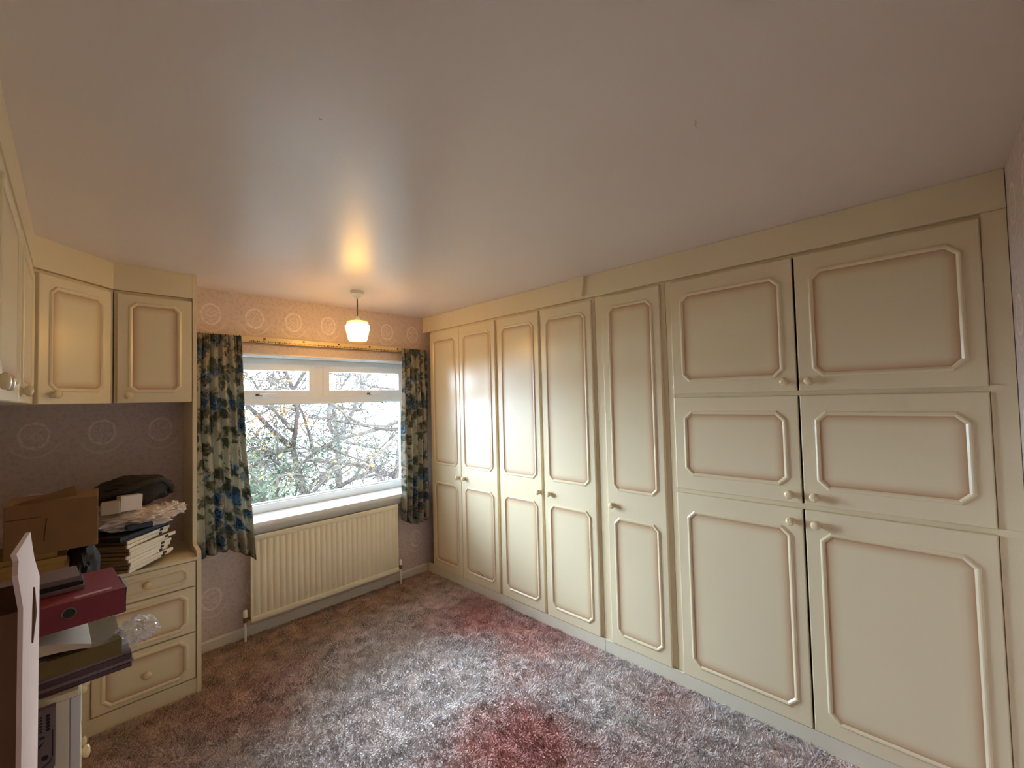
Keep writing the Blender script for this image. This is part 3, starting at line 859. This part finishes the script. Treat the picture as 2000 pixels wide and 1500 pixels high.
for mt, w, h, dx, dy, a, lab in (('booklet2', .22, .012, -.190, 2.000, .03, 'lower grey wallet on the maroon file'), ('black', .215, .012, -.188, 2.006, .05, 'black wallet between two grey wallets on the maroon file'), ('booklet2', .200, .016, -.180, 2.010, .06, 'top grey wallet on the maroon file')):
    slabs('document_wallet', lab, 'wallet', mt, w, .14, h, (dx, dy, zw), a); zw += h + .0006

# tall open carton nearest the camera, its torn white side flap standing up
kt = thing('tall_carton', 'tall brown carton with a torn white flap standing up, nearest the camera', 'box', (0, 0, 0))
XS = -.047
poly = [(.915, .0), (1.35, .0), (1.35, 1.262), (1.235, 1.312), (1.045, 1.414), (.800, 1.428), (.815, 1.405), (.905, 1.335), (.915, 1.30)]
poly = [(.915, .0), (1.35, .0), (1.35, 1.262), (1.16, 1.345), (1.045, 1.414), (.80, 1.436), (.832, 1.420), (.822, 1.405), (.915, 1.335)]
build(MB().prism(poly, XS - .005, XS, 'x'), 'side_panel', 'card_white', kt)
build(MB().box(-.40, .915, 0, XS - .0052, .920, 1.33), 'front_panel', 'card_dark', kt)
build(MB().box(-.40, 1.345, 0, XS - .0052, 1.35, 1.255), 'back_panel', 'card_dark', kt)
build(MB().box(-.405, .915, 0, -.40, 1.35, 1.20), 'side_panel', 'card_dark', kt)
build(MB().box(-.40, .920, .002, XS - .0052, 1.345, .008), 'bottom_panel', 'card_dark', kt)
build(MB().tube([(XS + .0012, 1.135, 1.300), (XS + .0016, 1.118, 1.262), (XS + .0012, 1.105, 1.215)], [.001, .004, .001], 6), 'slot', 'card_dark', kt)
build(MB().prism([(-.30, 1.33), (-.055, 1.33), (-.075, 1.15), (-.27, 1.14)], .905, .910, 'y'), 'flap', 'card_dark', kt, rot=(-.02, 0, 0))
tag(build(crumple((-.20, 1.06, 1.335), (.085, .09, .045), 41, .4, 4, 2.4), 'carrier_bag', 'bagwhite'), 'crumpled white bag sticking out of the tall carton', 'bag')
tag(build(MB().box(-.40, 1.40, 0, -.062, 1.80, .565, .003), 'storage_carton', 'card_dark'), 'low brown carton hidden behind the tall carton', 'box')
# printed packet in front of the base unit's side
pk = thing('printed_packet', 'printed packet with black dots leaning on the base unit side', 'packet', (-.200, 1.845, .566))
pts = [(0, 0), (.150, 0), (.163, .006), (.170, .018), (.170, .185), (0, .185)]
build(MB().prism(pts, 0, .022, 'y'), 'packet', 'booklet2', pk)
ink = MB()
for k in range(5): ink.lathe([(.0048, -.0003), (.0048, -.0007)], (.155 - .0, 0, .165 - k * .0095), 'y', 10)
for k in range(6): ink.lathe([(.0030, -.0003), (.0030, -.0007)], (.141, 0, .166 - k * .0080), 'y', 8)
ink.box(.139, -.0007, .105, .149, -.0003, .112); ink.prism([(.137, .078), (.137, .088), (.150, .098)], -.0007, -.0003, 'y')
ink.tube([(.164, -.0004, .122), (.165, -.0004, .05), (.160, -.0004, .034), (.137, -.0004, .018)], .0014, 5)
ink.lathe([(.007, -.0003), (.007, -.0007)], (.150, 0, .050), 'y', 12); 
build(ink, 'print', 'black', pk)

# ------------------------------------------------------------------ carpet pile
def pile():
    rs = np.random.RandomState(3)
    N = 190000
    # denser towards the camera
    x = rs.uniform(-.02, XR + .002, N); y = rs.uniform(.35, YW - .018, N)
    keep = ~((x < .522) & (y > 2.985)) & ~((x < .03) & (y > 1.85)) & ((x + y) > 1.2)
    x, y = x[keep], y[keep]; n = len(x)
    GX, GY = 160, 160
    gx = np.linspace(-.1, XR + .1, GX); gy = np.linspace(.2, YW, GY)
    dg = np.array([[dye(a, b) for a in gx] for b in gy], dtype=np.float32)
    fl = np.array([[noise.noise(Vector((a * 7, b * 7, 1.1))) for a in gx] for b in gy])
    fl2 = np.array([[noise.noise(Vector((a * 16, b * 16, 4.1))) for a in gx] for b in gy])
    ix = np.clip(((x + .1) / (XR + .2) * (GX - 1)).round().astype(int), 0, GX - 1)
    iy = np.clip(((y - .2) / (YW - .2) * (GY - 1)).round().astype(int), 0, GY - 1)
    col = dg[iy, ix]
    ang = fl[iy, ix] * 6.0 + rs.normal(0, .9, n)
    lean = .35 + .45 * (fl2[iy, ix] + .4).clip(0, 1) + rs.uniform(0, .5, n)
    ln = rs.uniform(.011, .024, n); wd = rs.uniform(.0018, .0036, n)
    dx, dy = np.cos(ang), np.sin(ang)
    ph = rs.uniform(0, 6.28, n); px, py = np.cos(ph) * wd, np.sin(ph) * wd
    v = np.zeros((n, 3, 3), dtype=np.float32)
    v[:, 0] = np.stack([x - px, y - py, np.zeros(n)], 1)
    v[:, 1] = np.stack([x + px, y + py, np.zeros(n)], 1)
    tx = np.clip(x + dx * ln * np.sin(lean), -.02, XR + .002); ty = np.clip(y + dy * ln * np.sin(lean), 0, YW - .018)
    v[:, 2] = np.stack([tx, ty, ln * np.cos(lean)], 1)
    me = bpy.data.meshes.new('carpet_pile')
    me.vertices.add(n * 3); me.vertices.foreach_set('co', v.ravel())
    me.loops.add(n * 3); me.loops.foreach_set('vertex_index', np.arange(n * 3, dtype=np.int32))
    me.polygons.add(n); me.polygons.foreach_set('loop_start', np.arange(0, n * 3, 3, dtype=np.int32))
    me.polygons.foreach_set('loop_total', np.full(n, 3, dtype=np.int32))
    me.update()
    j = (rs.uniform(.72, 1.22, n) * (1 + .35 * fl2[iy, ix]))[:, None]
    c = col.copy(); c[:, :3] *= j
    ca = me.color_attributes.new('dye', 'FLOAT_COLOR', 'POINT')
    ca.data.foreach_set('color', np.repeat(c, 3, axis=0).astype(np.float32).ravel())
    o = link('carpet_pile', me, 'pile')
    return tag(o, 'shaggy pink and grey carpet pile covering the floor', 'carpet', None, 'stuff')
pile()
rnd = random.Random(12)
for k, (x, y) in enumerate(((1.52, 1.75), (1.60, 1.60), (1.18, 1.80), (1.05, 1.62), (1.98, 1.15), (2.02, 1.02))):
    tag(build(crumple((x, y, .019), (.006, .005, .003), k + 50, .4, 1, 2), 'paper_scrap', 'white'), 'tiny white paper scrap on the carpet', 'scrap', 'paper scraps on the carpet')

# ------------------------------------------------------------------ outside: ground, trees, hedge
structure(build(MB().box(-30, 4.2, -2.75, 40, 60, -2.6), 'ground_garden', 'lawn'))
def tree(name, label, base, height, seed, spread, leafm, leaf_n, leaf_s, r0, depth=6, up=.0, rmin=.0045, clump=.10):
    rs = random.Random(seed)
    segs, tips = [], []
    U = rs.uniform
    def grow(p, d, L, r, k):
        pts, rr = [p], [r]
        q = p
        for i in range(4):
            w = .08 if k == 0 else .26
            d = (d + Vector((U(-1, 1), U(-1, 1), U(-1, 1))) * w).normalized()
            if base[1] + q.y + d.y * L < 4.55: d.y = abs(d.y)
            q = q + d * (L / 4)
            pts.append(q); rr.append(max(rmin, r * (1 - .13 * (i + 1))))
            if k >= 3: tips.append(q)
        segs.append((pts, rr, 7 if k == 0 else 5 if k < 3 else 3))
        if k >= depth: return
        for i in range(5 if k == 0 else 3):
            at = pts[rs.randint(1 if k else 3, 4)]
            nd = (d * (.55 if k else .25) + Vector((U(-1, 1) * spread, U(-1, 1) * spread, U(-1, 1) * spread * .85 + up))).normalized()
            grow(at, nd, L * U(.62, .8) if k else L * U(.34, .46), max(rmin, r * U(.45, .62)), k + 1)
    t = thing(name, label, 'tree', base, 0, 'trees outside the window')
    grow(Vector((0, 0, 0)), Vector((0, 0, 1)), height, r0, 0)
    mb = MB()
    for pts, rr, n in segs: mb.tube(pts, rr, n)
    me = bpy.data.meshes.new('branches'); me.from_pydata(mb.v, [], mb.f)
    link('branches', me, 'bark', t)
    vs, fs = [], []
    cl = [rs.choice(tips) for _ in range(max(20, leaf_n // 14))]
    for k in range(leaf_n):
        c = rs.choice(cl) + Vector((rs.gauss(0, clump), rs.gauss(0, clump), rs.gauss(0, clump)))
        if base[1] + c.y < 4.3: c.y = 4.3 - base[1] + U(0, .5)
        a = Vector((U(-1, 1), U(-1, 1), U(-1, 1))).normalized()
        b = a.orthogonal().normalized(); s = leaf_s * U(.6, 1.3)
        o = len(vs)
        nn = a.cross(b)
        vs += [c - a * s, c + b * s * .42 + nn * s * .1, c + a * s, c - b * s * .42 + nn * s * .1]
        fs.append((o, o + 1, o + 2, o + 3))
    me = bpy.data.meshes.new('leaves'); me.from_pydata([tuple(v) for v in vs], [], fs)
    lo = link('leaves', me, leafm, t); lo['kind'] = 'stuff'
    return t
tree('garden_tree', 'twiggy tree with orange autumn leaves in the middle of the window view', (2.5, 6.3, -2.6), 3.6, 3, 1.0, 'leaf_autumn', 1500, .036, .085, 6)
tree('garden_tree', 'dark leafy tree at the curtain side of the window view', (1.15, 5.7, -2.6), 3.4, 8, 1.0, 'leaf_dark', 5200, .036, .08, 5, clump=.13)
tree('garden_tree', 'bare twiggy tree seen through the window near the wardrobes', (3.7, 6.6, -2.6), 3.9, 15, 1.0, 'leaf_far', 900, .032, .085, 6)
tree('garden_tree', 'pale distant tree filling the view behind the nearer branches', (4.6, 10.5, -2.6), 4.4, 27, 1.0, 'leaf_far', 2600, .055, .11, 6, rmin=.007)
tree('garden_tree', 'distant tree on the curtain side behind the dark leafy tree', (2.0, 9.6, -2.6), 4.2, 33, 1.0, 'leaf_far', 2600, .05, .10, 6, rmin=.007)
# clipped shrub tops just above the sill line
def shrub(label, c, r, seed, n=2600):
    rs = random.Random(seed)
    t = thing('garden_shrub', label, 'shrub', (c[0], c[1], -2.6), 0, 'shrubs below the window')
    mb = MB()
    for k in range(26):
        a = rs.uniform(0, 6.28); q = rs.uniform(.2, .95)
        mb.tube([(0, 0, 0), (math.cos(a) * r[0] * q * .4, math.sin(a) * r[1] * q * .4, (c[2] + 2.6) * .6), (math.cos(a) * r[0] * q, math.sin(a) * r[1] * q, c[2] + 2.6 + r[2] * rs.uniform(-.2, .85))], [.02, .012, .004], 4)
    build(mb, 'stems', 'bark', t)
    vs, fs = [], []
    for k in range(n):
        d = Vector((rs.gauss(0, 1), rs.gauss(0, 1), rs.gauss(0, 1))).normalized()
        q = rs.uniform(.55, 1.05) * (1 + .25 * noise.noise(d * 3 + Vector((seed, 0, 0))))
        p = Vector((d.x * r[0] * q, d.y * r[1] * q, c[2] + 2.6 + d.z * r[2] * q))
        a = Vector((rs.uniform(-1, 1), rs.uniform(-1, 1), rs.uniform(-1, 1))).normalized(); b = a.orthogonal().normalized(); s = .03 * rs.uniform(.6, 1.4)
        o = len(vs); vs += [p - a * s, p + b * s * .5, p + a * s, p - b * s * .5]; fs.append((o, o + 1, o + 2, o + 3))
    me = bpy.data.meshes.new('leaves'); me.from_pydata([tuple(v) for v in vs], [], fs)
    lo = link('leaves', me, 'leaf_dark', t); lo['kind'] = 'stuff'
shrub('dark shrub at the lower curtain-side corner of the window view', (1.15, 5.2, .18), (.55, .5, .75), 2, 3800)
shrub('dark shrub along the bottom middle of the window view', (2.1, 5.3, .10), (.6, .5, .42), 5, 2600)
shrub('dark shrub along the bottom of the window view near the wardrobes', (3.0, 5.6, .02), (.6, .5, .38), 7, 2400)
